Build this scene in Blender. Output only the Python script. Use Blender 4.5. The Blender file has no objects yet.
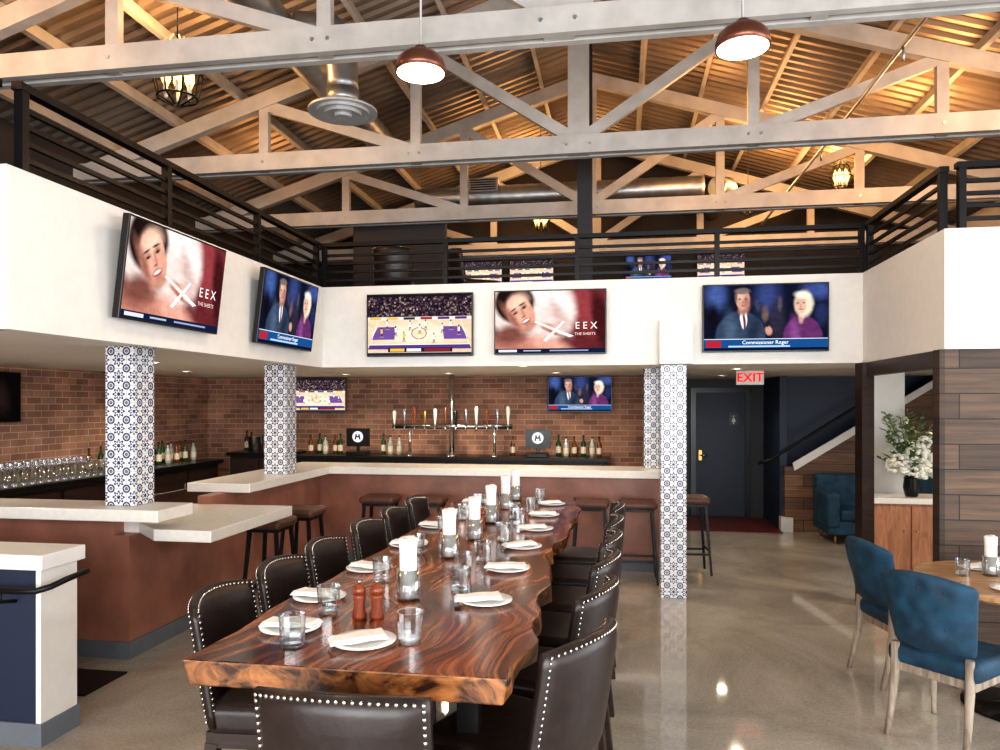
import bpy, math, random, bmesh
from mathutils import Vector, Matrix, Euler
random.seed(7)
S=bpy.context.scene
C=S.collection
pi=math.pi
def link(o):
    C.objects.link(o); return o
def rgb(r,g,b):
    f=lambda c:(c/255/12.92) if c/255<=.04045 else ((c/255+.055)/1.055)**2.4
    return (f(r),f(g),f(b),1)
# ---------------------------------------------------------------- geometry
class MB:
    def __init__(s): s.v=[];s.f=[];s.mi=[];s.sm=[];s.M=Matrix()
    def add(s,vs,fs,m=0,sm=False):
        b=len(s.v); s.v+=[tuple(s.M@Vector(p)) for p in vs]
        for f in fs:
            s.f.append([i+b for i in f]); s.mi.append(m); s.sm.append(sm)
        return s
    def box(s,x0,x1,y0,y1,z0,z1,m=0):
        return s.add([(x0,y0,z0),(x1,y0,z0),(x1,y1,z0),(x0,y1,z0),(x0,y0,z1),(x1,y0,z1),(x1,y1,z1),(x0,y1,z1)],
            [(3,2,1,0),(4,5,6,7),(0,1,5,4),(1,2,6,5),(2,3,7,6),(3,0,4,7)],m)
    def beam(s,p,q,w,h,m=0,w2=None,h2=None):
        p=Vector(p);q=Vector(q);d=(q-p).normalized()
        up=Vector((0,0,1)) if abs(d.z)<.97 else Vector((0,1,0))
        a=d.cross(up).normalized();u=a.cross(d)
        w2=w if w2 is None else w2; h2=h if h2 is None else h2
        vs=[p+a*i*w/2+u*j*h/2 for i,j in((-1,-1),(1,-1),(1,1),(-1,1))]+[q+a*i*w2/2+u*j*h2/2 for i,j in((-1,-1),(1,-1),(1,1),(-1,1))]
        return s.add(vs,[(3,2,1,0),(4,5,6,7),(0,1,5,4),(1,2,6,5),(2,3,7,6),(3,0,4,7)],m)
    def tube(s,pts,r,n=10,m=0,rr=None,sm=True):
        pts=[Vector(p) for p in pts];k=len(pts);vs=[];fs=[]
        for i,p in enumerate(pts):
            d=(pts[min(i+1,k-1)]-pts[max(i-1,0)]).normalized()
            up=Vector((0,0,1)) if abs(d.z)<.95 else Vector((0,1,0))
            a=d.cross(up).normalized();u=a.cross(d)
            ri=rr[i] if rr else r
            for j in range(n):
                t=2*pi*j/n; vs.append(p+a*math.cos(t)*ri+u*math.sin(t)*ri)
        for i in range(k-1):
            for j in range(n):
                j2=(j+1)%n; fs.append((i*n+j,i*n+j2,(i+1)*n+j2,(i+1)*n+j))
        s.add(vs,fs,m,sm)
        s.add(vs[:n],[tuple(range(n))],m); s.add(vs[-n:],[tuple(range(n))],m)
        return s
    def lathe(s,prof,c=(0,0,0),n=20,m=0,sm=True,cap=True):
        vs=[];fs=[]
        for r,z in prof:
            for j in range(n):
                t=2*pi*j/n; vs.append((c[0]+r*math.cos(t),c[1]+r*math.sin(t),c[2]+z))
        for i in range(len(prof)-1):
            for j in range(n):
                j2=(j+1)%n; fs.append((i*n+j,i*n+j2,(i+1)*n+j2,(i+1)*n+j))
        s.add(vs,fs,m,sm)
        if cap:
            if prof[0][0]>1e-4: s.add(vs[:n],[tuple(range(n))],m)
            if prof[-1][0]>1e-4: s.add(vs[-n:],[tuple(range(n))],m)
        return s
    def sphere(s,c,r,n=10,m=0,sx=1,sy=1,sz=1):
        k=max(4,n//2)
        vs=[];fs=[]
        for i in range(k+1):
            a=-pi/2+pi*i/k
            for j in range(n):
                t=2*pi*j/n
                vs.append((c[0]+r*sx*max(math.cos(a),.001)*math.cos(t),c[1]+r*sy*max(math.cos(a),.001)*math.sin(t),c[2]+r*sz*math.sin(a)))
        for i in range(k):
            for j in range(n):
                j2=(j+1)%n; fs.append((i*n+j,i*n+j2,(i+1)*n+j2,(i+1)*n+j))
        return s.add(vs,fs,m,True)
    def prism(s,poly,y0,y1,m=0):
        n=len(poly)
        vs=[(x,y0,z) for x,z in poly]+[(x,y1,z) for x,z in poly]
        return s.add(vs,[tuple(range(n)),tuple(range(2*n-1,n-1,-1))]+[(i,(i+1)%n,n+(i+1)%n,n+i) for i in range(n)],m)
    def prismz(s,poly,z0,z1,m=0,poly0=None,ms=None):
        n=len(poly); p0=poly0 or poly
        vs=[(x,y,z0) for x,y in p0]+[(x,y,z1) for x,y in poly]
        s.add(vs,[tuple(range(n)),tuple(range(n,2*n))],m)
        return s.add(vs,[(i,(i+1)%n,n+(i+1)%n,n+i) for i in range(n)],m if ms is None else ms)
    def panel(s,w,z0,z1,y0,curve,lean,th,crown,nx=12,nz=8,m=0,flare=0.0,edge=.35,foot=0.0):
        vs=[];fs=[]
        def P(i,j,side):
            a=-1+2*i/nx; t=j/nz
            z=z0+(z1-z0-crown*a*a)*t
            x=a*(w/2)*(1+flare*t-foot*(1-t))
            e=min(1,edge+ (1-max(abs(a)**6,abs(2*t-1)**6))*(1-edge))
            y=y0+curve*a*a-lean*t+side*th/2*e
            return (x,y,z)
        for side in(1,-1):
            for i in range(nx+1):
                for j in range(nz+1): vs.append(P(i,j,side))
        N=(nx+1)*(nz+1);g=lambda i,j:i*(nz+1)+j
        for i in range(nx):
            for j in range(nz):
                fs.append((g(i,j),g(i+1,j),g(i+1,j+1),g(i,j+1)))
                fs.append((N+g(i,j),N+g(i,j+1),N+g(i+1,j+1),N+g(i+1,j)))
        bd=[(i,0) for i in range(nx)]+[(nx,j) for j in range(nz)]+[(i,nz) for i in range(nx,0,-1)]+[(0,j) for j in range(nz,0,-1)]
        for k in range(len(bd)):
            a=g(*bd[k]);b=g(*bd[(k+1)%len(bd)]); fs.append((a,b,N+b,N+a))
        s.add(vs,fs,m,True)
        return P
def mesh(name,mb,mats):
    me=bpy.data.meshes.new(name); me.from_pydata(mb.v,[],mb.f)
    if not isinstance(mats,(list,tuple)): mats=[mats]
    for m in mats: me.materials.append(m)
    for i,p in enumerate(me.polygons):
        p.material_index=mb.mi[i]; p.use_smooth=mb.sm[i]
    b=bmesh.new(); b.from_mesh(me)
    bmesh.ops.remove_doubles(b,verts=b.verts,dist=1e-5)
    bmesh.ops.recalc_face_normals(b,faces=b.faces); b.to_mesh(me); b.free()
    return me
def obj(name,mb,mats,parent=None,bev=0,loc=(0,0,0),rot=(0,0,0),seg=2,**kw):
    o=bpy.data.objects.new(name,mesh(name,mb,mats)); link(o)
    o.location=loc;o.rotation_euler=rot
    if parent: o.parent=parent
    if bev:
        md=o.modifiers.new('bevel','BEVEL');md.width=bev;md.segments=seg;md.limit_method='ANGLE';md.angle_limit=.6
        if seg>2:
            for p in o.data.polygons: p.use_smooth=True
            wn=o.modifiers.new('wn','WEIGHTED_NORMAL')
    for k,v in kw.items(): o[k]=v
    return o
def struct(name,mb,mats,**kw): return obj(name,mb,mats,kind='structure',**kw)
def thing(name,label,cat,loc=(0,0,0),rz=0,group=None):
    o=bpy.data.objects.new(name,None); o.empty_display_size=.1; link(o)
    o.location=loc;o.rotation_euler=(0,0,rz);o['label']=label;o['category']=cat
    if group:o['group']=group
    return o
def dupc(c,p):
    k=c.copy(); link(k); k.parent=p
    for x in list(c.children): dupc(x,k)
def dup(root,loc,rz=None,label=None,sc=None):
    n=root.copy(); link(n); n.location=loc
    if rz is not None: n.rotation_euler=(root.rotation_euler[0],root.rotation_euler[1],rz)
    if label:n['label']=label
    if sc:n.scale=(sc,sc,sc)
    for c in list(root.children): dupc(c,n)
    return n
# ---------------------------------------------------------------- materials
class NG:
    def __init__(s,name):
        s.m=bpy.data.materials.new(name); s.m.use_nodes=True; s.t=s.m.node_tree; s.t.nodes.clear()
        s.out=s.t.nodes.new('ShaderNodeOutputMaterial')
    def n(s,ty,ins=None,**at):
        x=s.t.nodes.new(ty)
        for k,v in at.items(): setattr(x,k,v)
        for k,v in (ins or {}).items(): s.set(x.inputs[k],v)
        return x
    def set(s,inp,v):
        if isinstance(v,bpy.types.NodeSocket): s.t.links.new(v,inp)
        elif isinstance(v,bpy.types.Node): s.t.links.new(v.outputs[0],inp)
        else: inp.default_value=v
    def math(s,op,a,b=0.0,c=0.0):
        x=s.n('ShaderNodeMath',operation=op); s.set(x.inputs[0],a);s.set(x.inputs[1],b);s.set(x.inputs[2],c); return x.outputs[0]
    def mix(s,f,a,b,bt='MIX'):
        x=s.n('ShaderNodeMix',data_type='RGBA',blend_type=bt); s.set(x.inputs[0],f);s.set(x.inputs[6],a);s.set(x.inputs[7],b); return x.outputs[2]
    def ramp(s,f,stops):
        x=s.n('ShaderNodeValToRGB'); s.set(x.inputs[0],f); e=x.color_ramp.elements
        while len(e)<len(stops): e.new(.5)
        for i,(p,c) in enumerate(stops): e[i].position=p;e[i].color=c
        return x.outputs[0]
    def bsdf(s,**k):
        x=s.n('ShaderNodeBsdfPrincipled')
        for a,v in k.items(): s.set(x.inputs[a.replace('_',' ')],v)
        s.t.links.new(x.outputs[0],s.out.inputs[0]); return x
    def obc(s): return s.n('ShaderNodeTexCoord').outputs['Object']
    def bump(s,h,st=.3,d=.01):
        return s.n('ShaderNodeBump',{'Strength':st,'Distance':d,'Height':h}).outputs[0]
def mat(name,col,rough=.5,metal=0,var=.08,scale=12,bump=0):
    g=NG(name); nz=g.n('ShaderNodeTexNoise',{'Vector':g.obc(),'Scale':scale,'Detail':4.0})
    d=tuple(c*(1-var*2) for c in col[:3])+(1,); l=tuple(min(1,c*(1+var)) for c in col[:3])+(1,)
    c=g.ramp(nz.outputs[0],[(.3,d),(.7,l)])
    b=g.bsdf(Base_Color=c,Roughness=rough,Metallic=metal)
    if bump: g.set(b.inputs['Normal'],g.bump(nz.outputs[0],bump,.01))
    return g.m
def emi(name,col,st=1.0):
    g=NG(name); e=g.n('ShaderNodeEmission',{'Color':col,'Strength':st}); g.t.links.new(e.outputs[0],g.out.inputs[0]); return g.m
def wood(name,c1,c2,sc=(3,3,30),rough=.45,stops=(.35,.65),bump=.1,dist=1.0):
    g=NG(name); mp=g.n('ShaderNodeMapping',{'Vector':g.obc(),'Scale':sc})
    nz=g.n('ShaderNodeTexNoise',{'Vector':mp,'Scale':1.0,'Detail':6.0,'Roughness':.6,'Distortion':dist})
    c=g.ramp(nz.outputs[0],[(stops[0],c1),(stops[1],c2)])
    g.bsdf(Base_Color=c,Roughness=rough,Normal=g.bump(nz.outputs[0],bump,.005)); return g.m
def brick(name,axis,c1,c2,mo):
    g=NG(name); x=g.n('ShaderNodeSeparateXYZ',{0:g.obc()})
    v=g.n('ShaderNodeCombineXYZ',{0:x.outputs[axis],1:x.outputs[2]})
    b=g.n('ShaderNodeTexBrick',{'Vector':v,'Color1':c1,'Color2':c2,'Mortar':mo,'Scale':2.4,'Mortar Size':.012,'Brick Width':.5,'Row Height':.18,'Bias':-.1})
    nz=g.n('ShaderNodeTexNoise',{'Vector':g.obc(),'Scale':3.0,'Detail':5.0})
    c=g.mix(.45,b.outputs[0],g.ramp(nz.outputs[0],[(.3,rgb(90,74,66)),(.7,rgb(215,195,180))]),'OVERLAY')
    g.bsdf(Base_Color=c,Roughness=.85,Normal=g.bump(b.outputs[1],-.5,.01)); return g.m
def planks(name,axis,c1,c2,row=.16,L=1.7):
    g=NG(name); x=g.n('ShaderNodeSeparateXYZ',{0:g.obc()})
    v=g.n('ShaderNodeCombineXYZ',{0:x.outputs[axis],1:x.outputs[2]})
    b=g.n('ShaderNodeTexBrick',{'Vector':v,'Color1':c1,'Color2':c2,'Mortar':rgb(25,18,14),'Scale':1.0,'Mortar Size':.004,'Brick Width':L,'Row Height':row,'Bias':0.0})
    mp=g.n('ShaderNodeMapping',{'Vector':g.obc(),'Scale':(2,2,40)})
    nz=g.n('ShaderNodeTexNoise',{'Vector':mp,'Scale':1.0,'Detail':6.0,'Distortion':.6})
    c=g.mix(.6,b.outputs[0],g.ramp(nz.outputs[0],[(.3,rgb(50,40,34)),(.7,rgb(200,180,160))]),'OVERLAY')
    g.bsdf(Base_Color=c,Roughness=.6,Normal=g.bump(b.outputs[1],-.4,.01)); return g.m
WHITE=mat('white_paint',rgb(222,220,216),.55,var=.02)
CEILW=mat('soffit_white',rgb(222,217,208),.7,var=.02)
TRUSS=mat('truss_paint',rgb(186,184,180),.5,var=.08,scale=5)
NAVY=mat('navy_paint',rgb(32,44,66),.5,var=.04)
CHAR=mat('charcoal_paint',rgb(42,44,50),.5,var=.04)
MAROON=mat('copper_brown_plaster',rgb(160,110,92),.38,var=.14,scale=4)
BASEB=mat('grey_baseboard',rgb(104,110,118),.5,var=.03)
BLACK=mat('black_metal',rgb(20,20,22),.4,.4,var=.02)
BLK=mat('black_plastic',rgb(12,12,14),.3,var=.02)
STONE=mat('white_quartz',rgb(226,222,214),.25,var=.03,scale=30)
STEEL=mat('brushed_steel',rgb(190,192,196),.25,1,var=.05)
DUCT=mat('galvanised_duct',rgb(176,180,184),.38,.85,var=.12,scale=6)
VENTP=mat('pale_grey_vent',rgb(190,192,192),.45,.3,var=.04)
COPPER=mat('copper_shade',rgb(138,92,76),.35,.7,var=.06)
BRASS=mat('brass',rgb(200,160,90),.3,1,var=.04)
LEATH=mat('dark_brown_leather',rgb(40,30,28),.36,var=.15,scale=25,bump=.15)
STOOLL=mat('brown_stool_leather',rgb(92,60,48),.45,var=.12,scale=20,bump=.1)
DWOOD=wood('espresso_wood',rgb(30,20,17),rgb(54,36,28),(4,4,20),.4)
TEAL=mat('teal_velvet',rgb(22,64,88),.7,var=.3,scale=9,bump=.2)
WLEG=wood('weathered_oak',rgb(112,100,88),rgb(168,154,138),(20,20,4),.6)
OAKT=wood('oak_top',rgb(136,102,70),rgb(190,150,108),(3,30,3),.35)
OBAR=wood('orange_wood_front',rgb(142,92,62),rgb(182,126,88),(20,3,3),.45)
GRIND=wood('grinder_wood',rgb(98,42,22),rgb(150,72,40),(30,30,5),.3)
DBARW=wood('dark_bar_wood',rgb(24,18,17),rgb(46,34,30),(3,3,20),.35)
LINEN=mat('white_linen',rgb(240,238,234),.8,var=.04,scale=40,bump=.2)
PORC=mat('white_porcelain',rgb(240,240,238),.15,var=.01)
NAIL=mat('nickel_nailhead',rgb(200,196,188),.25,1,var=.03)
LEAFM=mat('leaf_green',rgb(84,118,66),.5,var=.2)
LEAFP=mat('pale_leaf_green',rgb(150,170,120),.5,var=.2)
PETAL=mat('white_petals',rgb(240,242,232),.6,var=.06)
DARKW=mat('dark_upper_wall',rgb(54,50,48),.7,var=.1,scale=2)
REDFL=mat('dark_red_floor',rgb(92,38,34),.4,var=.1)
AMBER=mat('amber_bottle',rgb(110,60,24),.15,var=.1)
GREENB=mat('green_bottle',rgb(34,70,40),.15,var=.1)
CLEARB=mat('pale_bottle',rgb(170,178,174),.15,var=.05)
LABELM=mat('paper_label',rgb(225,215,190),.6,var=.05)
BARK=wood('bark_edge',rgb(50,28,17),rgb(172,112,64),(6,6,10),.3,stops=(.4,.66),bump=.5,dist=2)
BRKX=brick('brick_back',0,rgb(170,130,108),rgb(132,96,80),rgb(176,166,154))
BRKY=brick('brick_side',1,rgb(170,130,108),rgb(132,96,80),rgb(176,166,154))
PLKX=planks('reclaimed_planks',0,rgb(146,112,86),rgb(98,76,62))
PLKD=planks('dark_planks',0,rgb(112,94,80),rgb(68,57,50),.17,.9)
PLKDY=planks('dark_planks_side',1,rgb(80,66,56),rgb(56,46,40),.17,1.1)
BULBW=emi('warm_white_glow',(1,.88,.7,1),8)
BULBA=emi('amber_glow',(1,.46,.1,1),8)
CANL=emi('downlight_glow',(1,.84,.62,1),12)
# walnut
g=NG('walnut_slab'); oc=g.obc()
warp=g.n('ShaderNodeTexNoise',{'Vector':oc,'Scale':1.3,'Detail':2.0})
vm=g.n('ShaderNodeVectorMath',operation='MULTIPLY_ADD'); g.set(vm.inputs[0],warp.outputs[1]); g.set(vm.inputs[1],(.7,.7,0)); g.set(vm.inputs[2],oc)
mp=g.n('ShaderNodeMapping',{'Vector':vm,'Scale':(12,.9,1)})
n1=g.n('ShaderNodeTexNoise',{'Vector':mp,'Scale':1.0,'Detail':6.0,'Roughness':.6,'Distortion':1.5})
mp2=g.n('ShaderNodeMapping',{'Vector':oc,'Scale':(110,4,1)})
n2=g.n('ShaderNodeTexNoise',{'Vector':mp2,'Scale':1.0,'Detail':3.0})
n3=g.n('ShaderNodeTexNoise',{'Vector':oc,'Scale':1.7,'Detail':2.0})
c1=g.ramp(n1.outputs[0],[(.36,rgb(62,35,23)),(.46,rgb(116,70,46)),(.54,rgb(158,102,66)),(.64,rgb(202,146,100))])
c2=g.mix(.5,c1,g.ramp(n2.outputs[0],[(.3,rgb(80,58,46)),(.7,rgb(190,150,122))]),'OVERLAY')
c3=g.mix(.3,c2,g.ramp(n3.outputs[0],[(.35,rgb(80,60,50)),(.65,rgb(200,160,130))]),'OVERLAY')
g.bsdf(Base_Color=c3,Roughness=g.ramp(n2.outputs[0],[(.3,(.18,)*3+(1,)),(.7,(.1,)*3+(1,))])); WALNUT=g.m
# concrete
g=NG('polished_concrete'); oc=g.obc()
n1=g.n('ShaderNodeTexNoise',{'Vector':oc,'Scale':.9,'Detail':8.0,'Roughness':.65,'Distortion':.8})
n2=g.n('ShaderNodeTexNoise',{'Vector':oc,'Scale':60.0,'Detail':3.0})
c=g.ramp(n1.outputs[0],[(.3,rgb(146,138,126)),(.5,rgb(176,168,156)),(.7,rgb(196,188,176))])
c=g.mix(.25,c,g.ramp(n2.outputs[0],[(.35,rgb(94,90,86)),(.65,rgb(190,187,182))]),'OVERLAY')
g.bsdf(Base_Color=c,Roughness=g.ramp(n1.outputs[0],[(.3,(.03,)*3+(1,)),(.7,(.09,)*3+(1,))]),Specular_IOR_Level=1.0); CONC=g.m
# roof metal
g=NG('corrugated_deck'); n1=g.n('ShaderNodeTexNoise',{'Vector':g.obc(),'Scale':.8,'Detail':5.0})
c=g.ramp(n1.outputs[0],[(.3,rgb(122,110,100)),(.7,rgb(168,156,142))])
g.bsdf(Base_Color=c,Roughness=.42,Metallic=.5); DECK=g.m
# tile
g=NG('patterned_tile'); x=g.n('ShaderNodeSeparateXYZ',{0:g.obc()})
sz=1/.118
u=g.math('MULTIPLY',g.math('ADD',g.math('ADD',x.outputs[0],x.outputs[1]),.059),sz); v=g.math('MULTIPLY',x.outputs[2],sz)
u=g.math('SUBTRACT',g.math('FRACT',u),.5); v=g.math('SUBTRACT',g.math('FRACT',v),.5)
au=g.math('ABSOLUTE',u);av=g.math('ABSOLUTE',v)
r=g.math('SQRT',g.math('ADD',g.math('MULTIPLY',u,u),g.math('MULTIPLY',v,v)))
a=g.math('ARCTAN2',v,u)
pet=g.math('ADD',.27,g.math('MULTIPLY',g.math('COSINE',g.math('MULTIPLY',a,8.0)),.08))
m1=g.math('LESS_THAN',g.math('ABSOLUTE',g.math('SUBTRACT',r,pet)),.06)
m2=g.math('LESS_THAN',r,.11)
cu=g.math('SUBTRACT',.5,au);cv=g.math('SUBTRACT',.5,av)
rc=g.math('SQRT',g.math('ADD',g.math('MULTIPLY',cu,cu),g.math('MULTIPLY',cv,cv)))
m3=g.math('LESS_THAN',g.math('ABSOLUTE',g.math('SUBTRACT',rc,.2)),.05)
m4=g.math('LESS_THAN',rc,.1)
mk=g.math('MAXIMUM',g.math('MAXIMUM',m1,m2),g.math('MAXIMUM',m3,m4))
gr=g.math('GREATER_THAN',g.math('MAXIMUM',au,av),.488)
c=g.mix(mk,rgb(228,229,230),rgb(44,60,102)); c=g.mix(gr,c,rgb(160,160,160))
g.bsdf(Base_Color=c,Roughness=.2); TILE=g.m
# glass
g=NG('clear_glass'); lw=g.n('ShaderNodeLayerWeight',{'Blend':.35})
tr=g.n('ShaderNodeBsdfTransparent',{'Color':(.93,.95,.95,1)}); gl=g.n('ShaderNodeBsdfGlossy',{'Roughness':.05,'Color':(.95,.97,1,1)})
mx=g.n('ShaderNodeMixShader'); g.set(mx.inputs[0],g.math('ADD',g.math('MULTIPLY',lw.outputs[1],.75),.1)); g.set(mx.inputs[1],tr);g.set(mx.inputs[2],gl)
g.t.links.new(mx.outputs[0],g.out.inputs[0]); GLASS=g.m
# ---------------------------------------------------------------- camera
cd=bpy.data.cameras.new('camera'); cam=bpy.data.objects.new('camera',cd); link(cam)
cd.sensor_width=36; cd.lens=26.46; cd.shift_y=.029; cd.clip_start=.05
cam.location=(0,0,1.8); cam.rotation_euler=(pi/2,0,math.radians(9.27)); S.camera=cam
# ---------------------------------------------------------------- shell
XL,XR,YB,YF=-6.3,5.4,13.5,-3.5
struct('floor',MB().box(XL-.15,XR+.15,YF-.15,YB+.15,-.12,0),CONC)
struct('wall_left',MB().box(XL-.15,XL,YF,YB,0,2.4),BRKY)
struct('wall_left_upper',MB().box(XL-.15,XL,YF,YB,2.4,4.75),DARKW)
struct('wall_right',MB().box(XR,XR+.15,6,YB,0,4.75).box(XR,XR+.15,YF,6,0,.5).box(XR,XR+.15,YF,6,3.6,4.75)
   .box(XR,XR+.15,YF,-3,.5,3.6).box(XR,XR+.15,1.2,1.6,.5,3.6),WHITE)
struct('wall_front',MB().box(XL-.15,XR+.15,YF-.15,YF,0,.3).box(XL-.15,XR+.15,YF-.15,YF,3.5,6.8)
   .box(XL-.15,-5.4,YF-.15,YF,.3,3.5).box(-2.4,-2,YF-.15,YF,.3,3.5).box(1.2,1.6,YF-.15,YF,.3,3.5).box(4.6,XR+.15,YF-.15,YF,.3,3.5),WHITE)
for i,(a,b) in enumerate([(-5.4,-2.4),(-2,1.2),(1.6,4.6)]):
    m=MB().box(a,b,YF-.1,YF-.05,.3,.36).box(a,b,YF-.1,YF-.05,3.44,3.5).box(a,a+.06,YF-.1,YF-.05,.36,3.44).box(b-.06,b,YF-.1,YF-.05,.36,3.44).box((a+b)/2-.03,(a+b)/2+.03,YF-.1,YF-.05,.36,3.44)
    struct('window_%d'%(i+1),m,BLACK)
struct('wall_back',MB().box(XL,.45,10.5,10.65,0,2.2),BRKX)
struct('wall_hall_left',MB().box(.45,.6,8.6,12.2,0,2.2),CHAR)
struct('wall_hall_back',MB().box(.45,2.35,12.2,12.35,0,2.2),CHAR)
struct('wall_hall_right',MB().box(2.25,2.35,11.0,12.2,0,2.2),NAVY)
struct('wall_back_right',MB().box(2.35,XR,11.35,11.45,0,2.2),NAVY)
struct('wall_back_upper',MB().box(XL,XR,YB,YB+.15,2.2,6.8),DARKW)
struct('ceiling',MB().box(XL,-3.0,3.22,YB,2.2,2.3).box(-3.0,2.2,7.1,YB,2.2,2.3).box(2.2,XR,5.42,YB,2.2,2.3),CEILW)
struct('floor_mezzanine',MB().box(XL,-3.05,3.25,YB,2.3,2.5).box(-3.05,2.23,7.13,YB,2.3,2.5).box(2.23,XR,5.44,YB,2.3,2.5),DWOOD)
struct('wall_balcony_left',MB().box(-3.05,-2.97,3.17,7.05,2.17,2.98),WHITE)
struct('wall_balcony_front',MB().box(XL,-3.05,3.17,3.25,2.17,2.98),NAVY)
struct('wall_balcony_back',MB().box(-3.05,2.235,7.05,7.13,2.17,2.98),WHITE)
struct('wall_balcony_right',MB().box(2.155,2.235,5.36,7.05,2.17,2.98).box(2.235,XR,5.36,5.44,2.17,2.98),WHITE)
struct('trim_1',MB().box(.36,.66,6.93,7.049,2.17,2.58),WHITE)
struct('wall_plank_pier',MB().box(2.16,3.6,5.37,5.47,0,2.169),PLKD)
struct('trim_2',MB().box(2.125,2.159,5.365,5.475,0,2.168),PLKDY)
struct('trim_3',MB().box(2.12,2.22,6.95,7.15,0,2.168),DWOOD)
struct('trim_4',MB().box(2.157,2.235,5.48,6.95,2.05,2.168),DWOOD)
struct('wall_partition',MB().box(2.62,3.04,8.55,8.75,0,2.2),WHITE)
struct('wall_mezzanine_partition',MB().box(-3.9,-2.5,10.4,10.5,2.5,4.45),CHAR)
poly=[(2.3,0),(5.3,0),(5.3,2.2),(4.42,2.2),(2.42,.92),(2.3,.92)]
struct('wall_stair_side',MB().prism(poly,10.9,11.0),PLKX)
st=thing('staircase','wooden stair with white stringer and black handrail rising behind plank wall','stairs',(0,0,0))
obj('stringer',MB().prism([(2.40,.97),(2.42,.86),(4.5,2.2),(4.34,2.2)],10.86,10.895),WHITE,st)
obj('handrail',MB().tube([(1.95,10.95,.95),(2.1,10.95,1.0),(3.35,10.95,1.82),(3.9,10.95,2.18)],.02,8),BLACK,st)
mm=MB()
for i in range(7): mm.box(2.42+i*.28,2.7+i*.28+.02,11.01,11.34,0,.18*(i+1)+.55)
obj('steps',mm,DWOOD,st)
struct('door_1',MB().box(1.2,1.96,12.14,12.198,.01,1.98),NAVY,bev=.004)
struct('trim_5',MB().box(1.12,1.2,12.12,12.199,0,2.06).box(1.96,2.04,12.12,12.199,0,2.06).box(1.2,1.96,12.12,12.199,1.98,2.06),BLK)
struct('trim_6',MB().box(.62,2.24,10.7,12.1,.0,.012),REDFL)
struct('baseboard_hall',MB().box(2.24,2.40,10.84,11.0,0,.2),WHITE)
dh=thing('door_handle','brass lever handle on navy door','door handle',(1.27,12.13,.98))
obj('lever',MB().tube([(0,0,0),(0,-.05,0),(.1,-.05,0)],.012,8),BRASS,dh)
obj('plate',MB().box(-.025,.025,0,.01,-.08,.08),BRASS,dh)
rs=thing('restroom_sign','small dark restroom plaque with white figure symbol','sign',(1.78,12.13,1.55))
obj('plaque',MB().box(-.07,.07,-.008,.006,-.1,.1),BLK,rs)
obj('figure_symbol',MB().lathe([(0,-.002),(.016,-.002),(.016,.002),(0,.002)],(0,0,0),12),WHITE,rs,loc=(0,-.012,.055),rot=(pi/2,0,0))
obj('figure_body',MB().prism([(-.012,.03),(.012,.03),(.035,-.03),(.012,-.03),(.01,-.07),(-.01,-.07),(-.012,-.03),(-.035,-.03)],-.014,-.009),WHITE,rs)
# roof
ZR=6.6;XC=-.43;SL=.31
def roofz(x): return ZR-SL*abs(x-XC)
for side,(xe,nm) in enumerate([(XL-.4,'ceiling_roof_left'),(XR+.4,'ceiling_roof_right')]):
    mb=MB();vs=[];fs=[]
    per=.16;y=YF-.2;pts=[]
    while y<YB+.2:
        for dy,dz in((0,0),(.05,0),(.08,.035),(.13,.035)):
            pts.append((y+dy,dz))
        y+=per
    for (yy,dz) in pts: vs+= [(XC,yy,ZR+dz),(xe,yy,roofz(xe)+dz)]
    for i in range(len(pts)-1): fs.append((2*i,2*i+1,2*i+3,2*i+2))
    mb.add(vs,fs); struct(nm,mb,DECK)
for x in [-5.9,-5.1,-4.3,-3.5,-2.7,-1.9,-1.1,.3,1.1,1.9,2.7,3.5,4.3,5.0]:
    z=roofz(x)-.07
    o=obj('roof_purlin',MB().box(-.025,.025,YF+.01,YB-.01,-.07,.07),TRUSS,loc=(x,0,z),rot=(0,math.atan(SL)*(1 if x>XC else -1),0))
    o['label']='cream painted timber purlin under corrugated roof deck';o['category']='purlin';o['group']='roof purlins'
def truss(y):
    t=thing('roof_truss','cream painted timber roof truss with bolted webs','truss',(XC,y,4.5),group='roof trusses')
    W=.1
    def zz(x): return 6.3-SL*abs(x)-4.5
    obj('bottom_chord',MB().box(XL-XC+.01,XR-XC-.01,-.1,-.035,-.095,.095).box(XL-XC+.01,XR-XC-.01,.035,.1,-.095,.095),TRUSS,t)
    obj('top_chord',MB().beam((XL-XC,0,zz(XL-XC)),(0,0,zz(0)),W,.17),TRUSS,t)
    obj('top_chord',MB().beam((XR-XC,0,zz(XR-XC)),(0,0,zz(0)),W,.17),TRUSS,t)
    obj('king_post',MB().box(-.11,.11,-.034,.034,-.09,zz(0)),TRUSS,t)
    for s in(-1,1):
        for x in(1.76,3.52):
            obj('vertical_web',MB().box(s*x-.055,s*x+.055,-.034,.034,-.09,zz(x)),TRUSS,t)
            obj('diagonal_web',MB().beam((s*x,0,zz(x)-.05),(s*(x-1.76),0,.05),.066,.12),TRUSS,t)
        for x in(.12,1.7,1.82,3.5):
            obj('bolt',MB().tube([(s*x,-.112,0),(s*x,.112,0)],.016,6),DUCT,t)
    return t
T=truss(5.25)
for y in(7.75,10.25,12.75,2.75,.25): dup(T,(XC,y,4.5))
def solo(name,mb,mats,label,cat,loc=(0,0,0),rz=0,bev=0,group=None):
    o=obj(name,mb,mats,None,bev,loc,(0,0,rz)); o['label']=label;o['category']=cat
    if group:o['group']=group
    return o
solo('support_post',MB().box(-.09,.09,-.09,.09,2.5,6.3).box(-.15,.15,-.15,.15,2.5,2.52),CHAR,'square charcoal steel post rising from upper floor to roof ridge','post',loc=(XC,9.2,0))
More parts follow.
